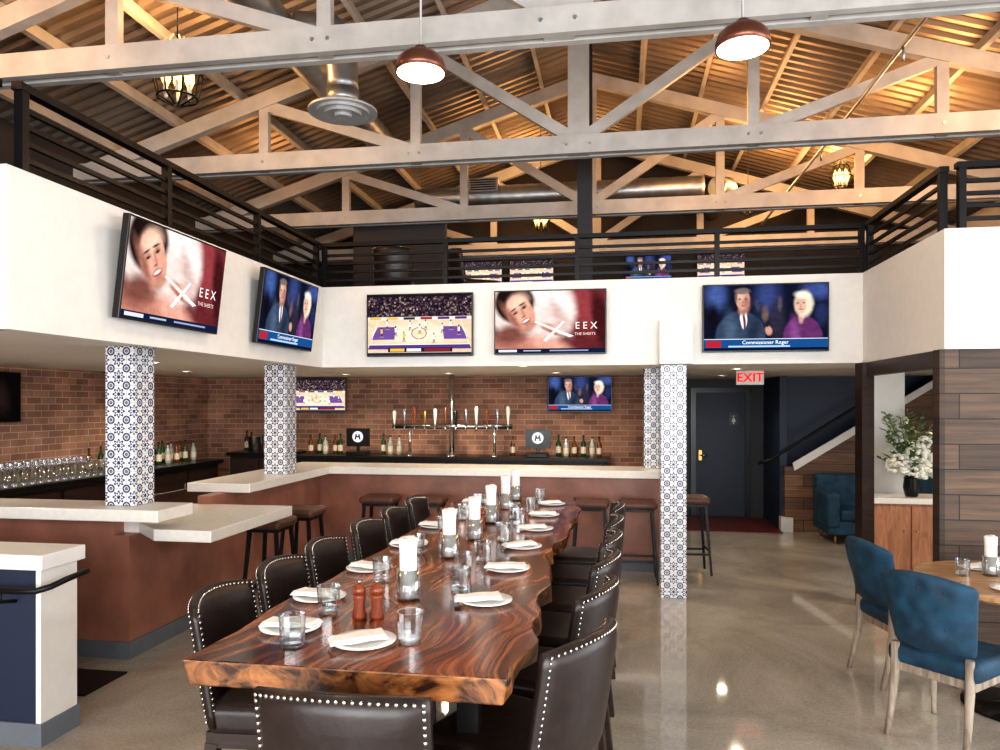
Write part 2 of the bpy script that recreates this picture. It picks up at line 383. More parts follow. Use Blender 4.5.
solo('sprinkler_pipe',MB().tube([(2.3,-3,4.75),(2.3,13.4,4.75)],.018,8).tube([(2.3,6.5,4.75),(2.3,6.5,4.62)],.012,8).tube([(2.3,9,4.75),(2.3,9,4.62)],.012,8),DUCT,'thin grey sprinkler pipe running over the truss chords','pipe')
def rail(p,q,label):
    p=Vector(p);q=Vector(q);d=q-p;L=d.length
    t=thing('railing',label,'railing',(p.x,p.y,2.98),math.atan2(d.y,d.x),group='balcony railings')
    obj('top_rail',MB().box(0,L,-.03,.03,.41,.45),BLACK,t)
    for z in(.07,.155,.24,.325): obj('rail',MB().box(.02,L-.02,-.012,.012,z-.013,z+.013),BLACK,t)
    n=max(1,round(L/1.25))
    for i in range(n+1):
        x=min(max(.035,L*i/n),L-.035); obj('post',MB().box(x-.022,x+.022,-.025,.025,0,.41),BLACK,t)
RL='black steel balcony railing with horizontal bars on white parapet'
rail((-3.01,3.27,0),(-3.01,7.02,0),RL); rail((-3.0,7.09,0),(2.19,7.09,0),RL); rail((2.195,7.02,0),(2.195,5.46,0),RL)
rail((2.24,5.40,0),(5.35,5.40,0),RL); rail((-6.25,3.21,0),(-3.06,3.21,0),RL)
# ---------------------------------------------------------------- columns
def column(x,y,z0,z1,w,label):
    t=thing('tiled_column',label,'column',(x,y,z0),group='patterned tile columns')
    obj('tile_shaft',MB().box(-w/2,w/2,-w/2,w/2,0,z1-z0),TILE,t,bev=.004)
column(-3.39,4.67,1.101,2.199,.22,'square column in blue and white patterned tile on bar ledge')
column(-3.4,7.0,1.101,2.199,.236,'square column in blue and white patterned tile on bar corner')
column(.49,7.1,0,2.165,.236,'full height square column in blue and white patterned tile')
column(.34,8.27,1.101,2.199,.16,'slim patterned tile column standing on bar end')
# ---------------------------------------------------------------- bar
b=thing('bar_counter','copper brown plastered bar front with grey baseboard','bar',(0,0,0))
obj('plaster_panel',MB().box(-3.42,.5,8.05,8.15,.12,1.019).box(-3.54,-3.42,4.7,5.75,.12,.869).box(-3.54,-3.42,5.75,8.15,.12,1.019)
   .box(-6.2,-3.54,4.7,4.82,.12,1.019),MAROON,b)
obj('baseboard',MB().box(-3.4,.51,8.035,8.15,0,.12).box(-3.54,-3.405,4.685,8.15,0,.12).box(-6.2,-3.54,4.685,4.82,0,.12),BASEB,b)
obj('countertop',MB().prismz([(-3.8,6.0),(-3.2,6.0),(-3.2,7.8),(.56,7.8),(.56,8.4),(-3.8,8.4)],1.02,1.1),STONE,b,bev=.006)
obj('countertop',MB().box(-6.2,-2.99,4.39,4.8,1.02,1.1),STONE,b,bev=.006)
obj('countertop',MB().prismz([(-3.42,4.81),(-3.12,4.54),(-2.7,4.54),(-2.7,5.78),(-3.6,5.78),(-3.6,4.81)],.87,.95),STONE,b,bev=.006)
h=thing('half_wall','navy panelled half wall with white end and grey baseboard','half wall',(0,0,0))
obj('panel',MB().box(-5.5,-3.03,3.42,3.68,.12,.93),NAVY,h)
obj('end_board',MB().box(-3.03,-3.0,3.42,3.68,.12,.93),WHITE,h)
obj('baseboard',MB().box(-5.5,-2.99,3.41,3.69,0,.12),BASEB,h)
obj('cap',MB().box(-5.5,-2.97,3.39,3.71,.93,1.01),WHITE,h,bev=.005)
hr=thing('handrail','black steel grab rail on navy half wall','rail',(0,0,0))
obj('tube',MB().tube([(-5,3.32,.84),(-3.05,3.32,.84),(-2.94,3.32,.845),(-2.89,3.36,.86),(-2.87,3.45,.88),(-2.87,3.6,.89)],.016,10),BLACK,hr)
obj('bracket',MB().tube([(-3.15,3.32,.84),(-3.15,3.32,.78),(-3.15,3.418,.76)],.01,8),BLACK,hr)
solo('floor_mat',MB().box(-4.2,-3.25,4.05,4.45,.0,.012),BLK,'black rubber floor mat beside bar','mat',bev=.004)
bb=thing('back_bar','dark wood back bar cabinet with black top against brick','cabinet',(0,0,0))
obj('body',MB().box(-4.6,-.2,9.93,10.45,0,1.02),DBARW,bb)
obj('worktop',MB().box(-4.65,-.15,9.88,10.48,1.02,1.07),BLK,bb,bev=.004)
for i in range(6):
    x=-4.5+i*.72
    d=obj('door',MB().box(x,x+.66,9.9,9.93,.1,.98),DWOOD,bb); obj('handle',MB().tube([(x+.6,9.885,.6),(x+.6,9.885,.8)],.008,6),STEEL,d)
sb=thing('side_bar','dark wood side bar cabinet with black top along brick wall','cabinet',(0,0,0))
obj('body',MB().box(-6.28,-5.72,5.2,9.8,0,.95),DBARW,sb)
obj('worktop',MB().box(-6.29,-5.66,5.15,9.85,.95,1.0),BLK,sb,bev=.004)
for i in range(6):
    y=5.3+i*.75
    d=obj('door',MB().box(-5.72,-5.69,y,y+.69,.1,.9),DWOOD,sb); obj('handle',MB().tube([(-5.675,y+.62,.55),(-5.675,y+.62,.75)],.008,6),STEEL,d)
cb=thing('corner_bar','dark wood bar cabinet with panelled doors beside brick corner','cabinet',(0,0,0))
obj('body',MB().box(-5.6,-4.7,9.93,10.45,0,1.05),DBARW,cb)
obj('worktop',MB().box(-5.64,-4.67,9.88,10.48,1.05,1.1),BLK,cb,bev=.004)
for x in(-5.55,-5.12): 
    d=obj('door',MB().box(x,x+.4,9.9,9.93,.12,1.0),DWOOD,cb); obj('handle',MB().tube([(x+.34,9.885,.6),(x+.34,9.885,.8)],.008,6),STEEL,d)
ub=thing('under_bar_sink','stainless under bar sink unit','sink',(-4.5,5.6,0))
obj('body',MB().box(-.35,.35,0,1.6,.25,.85),STEEL,ub,bev=.01)
obj('backsplash',MB().box(.35,.37,0,1.6,.25,.98),STEEL,ub)
for x,y in((-.32,.05),(.3,.05),(-.32,1.55),(.3,1.55)): obj('leg',MB().tube([(x,y,0),(x,y,.25)],.018,8),STEEL,ub)
bk=thing('ice_bucket','round stainless ice bucket on dark bar cabinet','bucket',(-5.3,10.1,1.1))
obj('pail',MB().lathe([(.08,0),(.085,.01),(.11,.22),(.115,.225),(.105,.225),(.08,.02),(0,.02)],n=20),STEEL,bk)
# taps
tt=thing('beer_tap_tower','polished pipe beer tap rail with many tall handles','beer tap',(-2.3,9.95,1.07))
obj('pipe_frame',MB().tube([(-.85,0,.42),(.85,0,.42)],.035,12).tube([(0,0,0),(0,0,1.13)],.035,12).tube([(-.6,0,0),(-.6,0,.42)],.02,10).tube([(.6,0,0),(.6,0,.42)],.02,10)
  .lathe([(.07,0),(.07,.02),(.035,.03)],(0,0,0)).lathe([(.045,0),(.045,.02)],(-.6,0,0)).lathe([(.045,0),(.045,.02)],(.6,0,0)),STEEL,tt)
HC=[WHITE,STEEL,GRIND,BRASS,WHITE,COPPER,BLK,STEEL,WHITE,GRIND,STEEL,WHITE]
for i in range(12):
    x=-.8+i*1.6/11
    if abs(x)<.06: x+=.08
    obj('faucet',MB().tube([(x,-.03,.42),(x,-.09,.42),(x,-.11,.36)],.011,8),STEEL,tt)
    hh=.2+.06*((i*7)%3)/2
    obj('tap_handle',MB().lathe([(.008,0),(.012,.03),(.024,hh*.6),(.028,hh*.9),(.012,hh)],(x,-.08,.44),8),HC[i],tt)
EMB=emi('emblem_white',(.9,.95,1,1),.9)
def pos(x,y,z,rz=0):
    p=thing('register_terminal','black till screen with round white emblem','cash register',(x,y,z),rz,group='till terminals')
    obj('base',MB().box(-.14,.14,-.12,.12,0,.05).beam((0,0.02,.05),(0,.04,.2),.05,.03),BLK,p,bev=.006)
    obj('display',MB().box(-.17,.17,-.0,.03,.12,.38),BLK,p)
    obj('emblem',MB().lathe([(0,0),(.08,0),(.08,.004),(0,.004)],n=24),EMB,p,loc=(0,-.002,.26),rot=(pi/2,0,0))
    obj('emblem_mark',MB().prism([(-.045,-.04),(-.02,-.04),(-.02,-.01),(.02,-.01),(.02,-.04),(.045,-.04),(.03,.04),(.012,.04),(.012,.012),(-.012,.012),(-.012,.04),(-.03,.04)],-.011,-.0075),BLK,p,loc=(0,0,.26))
    return p
pos(-3.72,10.1,1.07); pos(-1.12,10.1,1.07)
def bottle(m,label,h=.28,r=.036):
    t=thing('bottle',label,'bottle',group='back bar bottles')
    obj('glass_body',MB().lathe([(r*.9,0),(r,.01),(r,h*.55),(r*.8,h*.66),(r*.36,h*.76),(r*.36,h*.94)],n=12),m,t)
    obj('label_band',MB().lathe([(r*1.03,h*.15),(r*1.03,h*.45)],n=12,cap=False),LABELM,t)
    obj('cap',MB().lathe([(r*.42,h*.93),(r*.42,h)],n=10),BLK,t)
    return t
bt=[bottle(AMBER,'amber liquor bottle with paper label on back bar'),bottle(GREENB,'green wine bottle with paper label on back bar',.3),bottle(CLEARB,'clear spirit bottle with paper label on back bar',.27,.04)]
bp=[(-4.5,10.25),(-4.38,10.3),(-4.26,10.22),(-4.14,10.3),(-3.4,10.3),(-3.28,10.25),(-1.5,10.3),(-.85,10.3),(-.74,10.25),(-.63,10.3),(-.5,10.26),(-.38,10.3),(-.28,10.2),(-4.02,10.2),(-3.16,10.3)]
for i,(x,y) in enumerate(bp):
    k=bt[i%3]
    if i<3: k.location=(x,y,1.07)
    else: dup(k,(x,y,1.07))
for i in range(20):
    dup(bt[(i*2)%3],(-6.16+.15*(i%2),7.75+i*.1,1.0),label=bt[(i*2)%3]['label'].replace('back bar','side bar'))
for i in (0,1,4,5):
    dup(bt[(i*2+1)%3],(-5.55+i*.1,10.32-.05*(i%2),1.1),label=bt[(i*2+1)%3]['label'].replace('back bar','corner cabinet'))
gl=thing('stemmed_glass','clear stemmed wine glass standing on side bar','glass',group='glasses on the side bar')
obj('bowl',MB().lathe([(.006,.09),(.03,.11),(.04,.15),(.034,.2)],n=14,cap=False),GLASS,gl)
obj('stem',MB().lathe([(.034,0),(.034,.004),(.006,.01),(.005,.09)],n=12),GLASS,gl)
pg=thing('pint_glass','clear straight pint glass upside down on side bar','glass',group='glasses on the side bar')
obj('glass_wall',MB().lathe([(.044,0),(.032,.15),(0,.15)],n=14,cap=False),GLASS,pg)
f1=f2=True
for i in range(22):
    for j in range(4):
        loc=(-6.2+j*.125,5.3+i*.11+.02*(j%2),1.0)
        if j<2:
            if f1: gl.location=loc;f1=False
            else: dup(gl,loc)
        else:
            if f2: pg.location=loc;f2=False
            else: dup(pg,loc)
def tumbler():
    t=thing('tumbler','clear cut glass water tumbler on wooden table','glass',group='table tumblers')
    obj('glass_wall',MB().lathe([(.034,0),(.036,.005),(.042,.1),(.039,.1),(.034,.018),(0,.016)],n=14,sm=False),GLASS,t)
    obj('thick_base',MB().lathe([(.033,.002),(.035,.014),(0,.014)],n=14,sm=False),GLASS,t)
    return t
# ---------------------------------------------------------------- long table
TZ=1.05
random.seed(3)
N=44;L=[];R=[];L0=[];R0=[]
for i in range(N+1):
    y=1.98+3.95*i/N
    xl=-1.24+.025*math.sin(y*2.1)+.01*math.sin(y*9)+random.uniform(-.005,.005)
    xr=-.31+.03*math.sin(y*2.7+1)+.02*math.sin(y*6.3)+.01*math.sin(y*17)+random.uniform(-.006,.006)
    L.append((xl,y));R.append((xr,y)); L0.append((xl+.03+random.uniform(-.012,.012),y)); R0.append((xr-.02+random.uniform(-.03,.03),y))
top=thing('dining_table','long glossy live edge walnut slab table on black steel legs','table',(0,0,0))
obj('slab_top',MB().prismz(L+R[::-1],.975,TZ,0,L0+R0[::-1],1),[WALNUT,BARK],top,bev=.006)
for y in(2.35,5.5):
    obj('leg',MB().box(-1.1,-1.03,y-.03,y+.03,0,.97).box(-.52,-.45,y-.03,y+.03,0,.97).box(-1.1,-.45,y-.03,y+.03,.935,.974).box(-1.1,-.45,y-.03,y+.03,0,.04),BLACK,top)
obj('stretcher',MB().box(-.8,-.75,2.35,5.5,.90,.935),BLACK,top)
def setting():
    t=thing('plate','round white porcelain plate on wooden table','plate',group='table plates')
    obj('dish',MB().lathe([(0,.004),(.055,.004),(.06,0),(.065,.002),(.1,.012),(.101,.016),(.066,.009),(0,.008)],n=32,cap=False),PORC,t)
    return t
def napkin():
    mb=MB()
    for k in range(3):
        nx=12
        w0=-.1+.005*k;w1=.08-.004*k;d=.042-.003*k
        vs=[];fs=[]
        for i in range(nx+1):
            x=w0+(w1-w0)*i/nx
            z=.009+k*.005+.0015*math.sin(x*60+k)
            for yy,dz in((-d,0),(d-.008+.006*math.sin(x*25),0),(d-.008+.006*math.sin(x*25),.0045),(-d,.0045)):
                vs.append((x,yy+.012*(x/.1),z+dz))
        for i in range(nx):
            for j in range(4):
                j2=(j+1)%4; fs.append((i*4+j,i*4+j2,(i+1)*4+j2,(i+1)*4+j))
        fs+=[(0,1,2,3),(nx*4+3,nx*4+2,nx*4+1,nx*4)]
        mb.add(vs,fs)
    return solo('folded_napkin',mb,LINEN,'white linen napkin folded on plate','napkin',group='folded napkins')
pl=setting();np_=napkin()
PP=[(-.79,2.2,.5),(-1.08,2.3,-.3),(-1.14,2.68,-.3),(-1.12,3.18,-.3),(-1.1,3.75,-.3),(-1.1,4.35,-.3),(-1.1,4.9,-.3),(-1.08,5.45,-.3),(-.5,2.73,.25),(-.5,3.28,.2),(-.5,3.8,.3),(-.49,4.35,.2),(-.5,4.9,.2),(-.5,5.45,.2)]
for i,(x,y,r) in enumerate(PP):
    if i==0: pl.location=(x,y,TZ); np_.location=(x-.01,y+.0,TZ+.008); np_.rotation_euler[2]=r
    else: dup(pl,(x,y,TZ)); dup(np_,(x-.01*(i%3),y,TZ+.008),r+(pi if i<8 else 0)+.2*((i*5)%3-1))
tb=tumbler()
TT=[(-1.0,2.14),(-1.03,2.5),(-.65,2.23),(-.99,2.98),(-.63,2.86),(-.64,3.42),(-1.0,3.55),(-.63,3.97),(-1.0,4.13),(-.62,4.52),(-1.0,4.66),(-.6,5.05),(-1.0,5.2),(-.6,5.6),(-.68,3.15),(-.68,4.75)]
for i,(x,y) in enumerate(TT):
    if i==0: tb.location=(x,y,TZ)
    else: dup(tb,(x,y,TZ))
nj=thing('napkin_jar','glass jar holding tall rolled white napkin','napkin holder',group='rolled napkin jars')
obj('jar',MB().lathe([(.045,0),(.047,.006),(.047,.12),(.043,.12),(.043,.01),(0,.01)],n=20),GLASS,nj)
mm=MB().lathe([(.03,.012),(.032,.03),(.033,.18),(.036,.235),(.028,.24),(.02,.2)],n=18)
mm.lathe([(.014,.012),(.018,.2),(.016,.245),(.006,.23)],(.008,.004,0),12)
obj('rolled_napkin',mm,LINEN,nj)
for i,(x,y) in enumerate([(-.8,2.72),(-.82,3.49),(-.79,3.97),(-.8,4.55),(-.8,5.15),(-.8,5.65)]):
    if i==0: nj.location=(x,y,TZ)
    else: dup(nj,(x,y,TZ))
gm=thing('pepper_grinder','turned reddish wood pepper grinder with steel knob','grinder',group='table grinders')
obj('body',MB().lathe([(.024,0),(.026,.01),(.018,.045),(.023,.075),(.022,.085)],n=18),GRIND,gm)
obj('head',MB().lathe([(.022,.086),(.024,.1),(.014,.12),(0,.124)],n=18),GRIND,gm)
obj('knob',MB().lathe([(.004,.122),(.007,.13),(0,.137)],n=10),STEEL,gm)
for i,(x,y) in enumerate([(-.9,2.46),(-.84,2.47),(-.88,3.62),(-.84,3.66),(-.86,4.3),(-.82,4.33),(-.86,4.85)]):
    if i==0: gm.location=(x,y,TZ)
    else: dup(gm,(x,y,TZ))
# ---------------------------------------------------------------- leather chairs
def lchair():
    t=thing('counter_chair','dark brown leather counter chair with nickel nailhead trim','chair',group='leather counter chairs')
    obj('seat',MB().box(-.225,.225,-.2,.25,.63,.74),LEATH,t,bev=.035,seg=4)
    obj('seat_frame',MB().box(-.21,.21,-.2,.22,.585,.64),DWOOD,t)
    mb=MB();P=mb.panel(.46,.66,1.1,-.235,.07,.07,.065,.025,14,9)
    obj('backrest',mb,LEATH,t)
    nm=MB()
    def stud(p,sg): nm.sphere((p[0],p[1]+sg*.001,p[2]),.0065,6,0,1,.6,1)
    for sg in(-1,1):
        for k in range(23):
            i=.35+k*(13.3/22); stud(P(i,8.75,sg),sg)
        for k in range(19):
            j=.4+k*(8.0/18)
            stud(P(.35,j,sg),sg);stud(P(13.65,j,sg),sg)
    obj('nailhead_trim',nm,NAIL,t)
    for sx in(-1,1):
        obj('leg',MB().beam((sx*.19,.2,.6),(sx*.205,.225,0),.045,.045,0,.03,.03),DWOOD,t)
        obj('leg',MB().beam((sx*.19,-.18,.6),(sx*.205,-.25,0),.045,.045,0,.03,.03),DWOOD,t)
        obj('side_stretcher',MB().beam((sx*.197,.21,.26),(sx*.197,-.21,.26),.02,.03),DWOOD,t)
    obj('footrest',MB().beam((-.19,.212,.22),(.19,.212,.22),.03,.035),DWOOD,t)
    return t
ch=lchair()
ch.location=(-.69,1.99,0)
for y,r in((2.62,-4),(3.12,-2),(3.62,0),(4.25,2),(4.8,0),(5.35,0)):
    dup(ch,(-1.26,y,0),math.radians(-90-r))
for x,y,r in((-.34,2.42,-24),(-.33,3.0,-14),(-.32,3.55,-8),(-.31,4.1,-4),(-.3,4.68,-2),(-.29,5.3,0)):
    dup(ch,(x,y,0),math.radians(90+r))
for x,y,r in((-2.6,8.3,10),(-1.7,8.5,-60)):
    dup(ch,(x,y,2.5),math.radians(r),label='dark leather chair standing on the upper floor')
# ---------------------------------------------------------------- bar stools
def stool():
    t=thing('bar_stool','backless bar stool with brown leather seat and black legs','stool',group='bar stools')
    obj('seat',MB().box(-.19,.19,-.17,.17,.74,.82),STOOLL,t,bev=.035,seg=4)
    obj('seat_frame',MB().box(-.16,.16,-.14,.14,.715,.745),BLACK,t)
    for sx in(-1,1):
        for sy in(-1,1):
            obj('leg',MB().beam((sx*.14,sy*.12,.72),(sx*.19,sy*.17,0),.03,.03,0,.022,.022),BLACK,t)
        obj('footrest_bar',MB().beam((sx*.172,.152,.26),(sx*.172,-.152,.26),.018,.022),BLACK,t)
    for sy in(-1,1): obj('footrest_bar',MB().beam((-.175,sy*.155,.22),(.175,sy*.155,.22),.018,.022),BLACK,t)
    return t
s0=stool(); s0.location=(-2.55,7.62,0)
for x in(-2.02,-1.45,-.85,-.3,.18): dup(s0,(x,7.62,0))
dup(s0,(.74,8.1,0),.1)
dup(s0,(-2.98,5.95,0),pi/2); dup(s0,(-2.98,6.6,0),pi/2)
# ---------------------------------------------------------------- teal chairs
def tchair():
    t=thing('dining_chair','teal velvet tufted dining chair with weathered wood legs','chair',group='teal dining chairs')
    obj('seat',MB().box(-.24,.24,-.21,.25,.38,.49),TEAL,t,bev=.04,seg=4)
    obj('seat_rail',MB().box(-.22,.22,-.2,.22,.345,.39),WLEG,t,bev=.005)
    mb=MB();P=mb.panel(.46,.5,.93,-.235,.08,.09,.1,.05,16,11,0,.1,.35,.12)
    bt_=[(4,9),(8,9),(12,9),(6,6.5),(10,6.5),(4,4),(8,4),(12,4)]
    nv=[]
    for q in mb.v:
        dd=0;sg=1
        for i,j in bt_:
            p=P(i,j,1);p2=P(i,j,-1)
            r2=(q[0]-p[0])**2+(q[2]-p[2])**2
            e=math.exp(-r2/.0012)
            if e>dd:
                dd=e; sg=1 if abs(q[1]-p[1])<abs(q[1]-p2[1]) else -1
        nv.append((q[0],q[1]-.026*dd*sg,q[2]))
    mb.v=nv
    bo=obj('backrest',mb,TEAL,t)
    md=bo.modifiers.new('sub','SUBSURF');md.levels=1;md.render_levels=1
    bm=MB()
    for i,j in bt_:
        for sg in(1,-1):
            p=P(i,j,sg); bm.sphere((p[0],p[1]-.02*sg,p[2]),.012,8,0,1,.5,1)
    obj('tufting_buttons',bm,TEAL,t)
    for sx in(-1,1):
        obj('leg',MB().tube([(sx*.19,.2,.36),(sx*.195,.21,.3),(sx*.2,.225,.02),(sx*.2,.225,0)],.02,10,rr=[.026,.022,.013,.015]),WLEG,t)
        obj('leg',MB().tube([(sx*.19,-.2,.5),(sx*.19,-.2,.34),(sx*.195,-.23,.15),(sx*.2,-.27,0)],.02,10,rr=[.022,.024,.019,.015]),WLEG,t)
    return t
tc=tchair(); tc.location=(1.77,4.33,0); tc.rotation_euler[2]=math.radians(-48)
dup(tc,(1.85,5.2,0),math.radians(-78))
dup(tc,(2.95,5.02,0),math.radians(115))
rt=thing('round_table','round oak topped table on black pedestal','table',(2.33,4.78,0))
mb=MB().lathe([(.02,.715),(.54,.715),(.56,.73),(.56,.75),(.55,.76),(0,.76)],n=48,sm=False)
obj('table_top',mb,OAKT,rt)
obj('pedestal',MB().lathe([(.3,0),(.3,.015),(.06,.04),(.045,.1),(.045,.68),(.16,.7),(.16,.716)],n=24),BLACK,rt)
for x,y in((2.22,5.06),(2.15,4.5)):
    n=dup(pl,(x,y,.76)); n['label']='round white porcelain plate on oak table'
    n2=dup(np_,(x,y,.768),.4)
dup(nj,(2.22,4.88,.76));dup(nj,(2.36,4.93,.76))
dup(gm,(2.3,4.78,.76));dup(tb,(2.05,4.85,.76));dup(tb,(2.4,4.8,.76))
# ---------------------------------------------------------------- sofa
sf=thing('sofa','teal velvet sofa with brass feet against plank wall','sofa',(3.58,10.35,0))
obj('base',MB().box(-.95,.95,-.38,.38,.12,.3),TEAL,sf,bev=.02)
for x in(-.4,.4): obj('seat_cushion',MB().box(x-.4,x+.4,-.4,.2,.3,.44),TEAL,sf,bev=.04,seg=3)
obj('backrest',MB().box(-.95,.95,.2,.4,.3,.85),TEAL,sf,bev=.05,seg=3)
for x in(-1,1): obj('arm',MB().box(x*.88-.09,x*.88+.09,-.4,.3,.2,.66),TEAL,sf,bev=.05,seg=3)
for x in(-.85,.85):
    for y in(-.33,.33): obj('foot',MB().tube([(x,y,0),(x,y,.12)],.015,8),BRASS,sf)
cs=thing('console_cabinet','orange wood console with white stone top','console',(2.93,8.25,0))
obj('body',MB().box(-.37,.37,-.15,.22,.06,.78),OBAR,cs)
obj('plinth',MB().box(-.35,.35,-.12,.2,0,.06),BLK,cs)
obj('worktop',MB().box(-.41,.41,-.2,.25,.78,.84),STONE,cs,bev=.004)
for x in(-.18,.18):
    d=obj('door',MB().box(x-.165,x+.165,-.165,-.15,.1,.75),OBAR,cs); obj('knob',MB().sphere((x-.12*(1 if x>0 else -1),-.175,.5),.012,8),BRASS,d)
fv=thing('flower_vase','dark vase with white hydrangeas and tall green leaves','flower arrangement',(2.98,8.2,.84))
obj('vase',MB().lathe([(.05,0),(.06,.01),(.08,.1),(.07,.18),(.075,.2),(.06,.2),(.055,.15)],n=20),BLK,fv)
random.seed(11)
sm=MB();lf=MB();lp=MB()
for i in range(34):
    a=random.uniform(0,2*pi);sp=random.uniform(.1,.36);hh=random.uniform(.35,.92)
    p=[(0,0,.12),(math.cos(a)*sp*.4,math.sin(a)*sp*.4,.12+hh*.5),(math.cos(a)*sp,math.sin(a)*sp,hh)]
    sm.tube(p,.004,5)
    for k in range(9):
        t=.45+.06*k; c=Vector(p[1]).lerp(Vector(p[2]),(t-.45)*1.9)
        b_=random.uniform(0,2*pi);dv=Vector((math.cos(b_),math.sin(b_),.5)).normalized()*.09; s2=dv.cross(Vector((0,0,1))).normalized()*.026
        (lf if i%3 else lp).add([c,c+dv*.5+s2,c+dv,c+dv*.5-s2],[(0,1,2,3)])
obj('stems',sm,LEAFM,fv); obj('leaves',lf,LEAFM,fv); obj('leaves',lp,LEAFP,fv)
for (x,y,z,r) in((.15,-.12,.3,.14),(-.16,-.12,.33,.11),(.02,-.08,.43,.11),(-.02,-.15,.27,.09),(.1,-.05,.56,.065),(-.12,-.04,.6,.06)):
    fm=MB()
    for k in range(60):
        a=random.uniform(0,2*pi);bz=random.uniform(-.6,1);q=math.sqrt(max(0,1-bz*bz))
        fm.sphere((x+r*q*math.cos(a),y+r*q*math.sin(a),z+r*bz),r*.26,6,0,1,1,.7)
    obj('flower_head',fm,PETAL,fv)
# ---------------------------------------------------------------- lettering
def text_geo(txt,size):
    cu=bpy.data.curves.new('tmp','FONT');cu.body=txt;cu.size=size;cu.align_x='CENTER';cu.align_y='CENTER';cu.resolution_u=3
    o=bpy.data.objects.new('tmp',cu);link(o)
    dg=bpy.context.evaluated_depsgraph_get();dg.update()
    me=bpy.data.meshes.new_from_object(o.evaluated_get(dg))
    vs=[tuple(v.co) for v in me.vertices];fs=[tuple(p.vertices) for p in me.polygons]
    bpy.data.objects.remove(o);bpy.data.curves.remove(cu);bpy.data.meshes.remove(me)
    return vs,fs
ex=thing('exit_sign','white exit sign with red EXIT letters hung from ceiling','sign',(1.54,9.2,2.2))
obj('housing',MB().box(-.16,.16,-.02,.02,-.17,-.001),WHITE,ex,bev=.005)
vs,fs=text_geo('EXIT',.15)
em=MB()
for ox,oy in((0,0),(.004,0),(-.004,0),(0,.003)): em.add([(x+ox,-.023-abs(ox)*.02-oy*.03,y-.088+oy) for x,y,z in vs],fs)
obj('letters',em,emi('exit_red',(.85,.02,.015,1),1.3),ex)
wsn=thing('wall_sign','small white sign with black letters on plank wall','sign',(4.32,10.85,1.75))
obj('plate',MB().box(-.09,.09,0,.04,-.13,.13),WHITE,wsn)
vs,fs=text_geo('WA',.11); obj('letters',MB().add([(x,-.003,y) for x,y,z in vs],fs),BLK,wsn)
# ---------------------------------------------------------------- TVs
EC={}
def E(c,s=1.0):
    k=(c,s)
    if k not in EC: EC[k]=emi('screen_colour',rgb(*c),s)
    return EC[k]
AS=1.76
def pmat(name,base,items,dist=.02,st=1.0):
    g=NG(name); x=g.n('ShaderNodeSeparateXYZ',{0:g.n('ShaderNodeTexCoord').outputs['Generated']})
    nz=g.n('ShaderNodeTexNoise',{'Vector':g.n('ShaderNodeTexCoord').outputs['Generated'],'Scale':6.0,'Detail':3.0})
    sn=g.n('ShaderNodeSeparateColor',{0:nz.outputs[1]})
    X=g.math('ADD',g.math('MULTIPLY',x.outputs[0],AS),g.math('MULTIPLY',g.math('SUBTRACT',sn.outputs[0],.5),dist*2))
    Y=g.math('ADD',x.outputs[2],g.math('MULTIPLY',g.math('SUBTRACT',sn.outputs[1],.5),dist*2))
    col=rgb(*base)
    for it in items:
        if it[0]=='e':
            _,cx,cy,rx,ry,rot,soft,c=it
            dx=g.math('SUBTRACT',X,cx*AS);dy=g.math('SUBTRACT',Y,cy)
            co,si=math.cos(rot),math.sin(rot)
            a=g.math('DIVIDE',g.math('ADD',g.math('MULTIPLY',dx,co),g.math('MULTIPLY',dy,si)),rx)
            b=g.math('DIVIDE',g.math('SUBTRACT',g.math('MULTIPLY',dy,co),g.math('MULTIPLY',dx,si)),ry)
            d=g.math('SQRT',g.math('ADD',g.math('MULTIPLY',a,a),g.math('MULTIPLY',b,b)))
            mr=g.n('ShaderNodeMapRange',{'Value':d,'From Min':1+soft,'From Max':max(0,1-soft),'To Min':0.0,'To Max':1.0},interpolation_type='SMOOTHSTEP')
        else:
            _,A,B_,c0,soft,c=it
            d=g.math('ADD',g.math('MULTIPLY',X,A),g.math('MULTIPLY',Y,B_))
            mr=g.n('ShaderNodeMapRange',{'Value':d,'From Min':c0-soft,'From Max':c0+soft,'To Min':0.0,'To Max':1.0},interpolation_type='SMOOTHSTEP')
        if c=='crowd':
            mp=g.n('ShaderNodeMapping',{'Vector':g.n('ShaderNodeTexCoord').outputs['Generated'],'Scale':(60,1,34)})
            vo=g.n('ShaderNodeTexVoronoi',{'Vector':mp,'Scale':1.0})
            sc=g.n('ShaderNodeSeparateColor',{0:vo.outputs['Color']})
            cc=g.ramp(sc.outputs[0],[(0.0,rgb(30,22,34)),(.45,rgb(62,40,66)),(.7,rgb(96,62,88)),(.88,rgb(150,118,110)),(1.0,rgb(206,186,160))])
            cc=g.mix(g.math('MULTIPLY',vo.outputs['Distance'],.9),cc,rgb(20,14,24))
        else: cc=rgb(*c)
        col=g.mix(mr.outputs[0],col,cc)
    n2=g.n('ShaderNodeTexNoise',{'Vector':g.n('ShaderNodeTexCoord').outputs['Generated'],'Scale':14.0,'Detail':5.0})
    col=g.mix(.3,col,g.ramp(n2.outputs[0],[(.3,(.2,.2,.2,1)),(.7,(.85,.85,.85,1))]),'OVERLAY')
    hs=g.n('ShaderNodeHueSaturation',{'Saturation':.84,'Color':col})
    e=g.n('ShaderNodeEmission',{'Color':hs.outputs[0],'Strength':st}); g.t.links.new(e.outputs[0],g.out.inputs[0]); return g.m
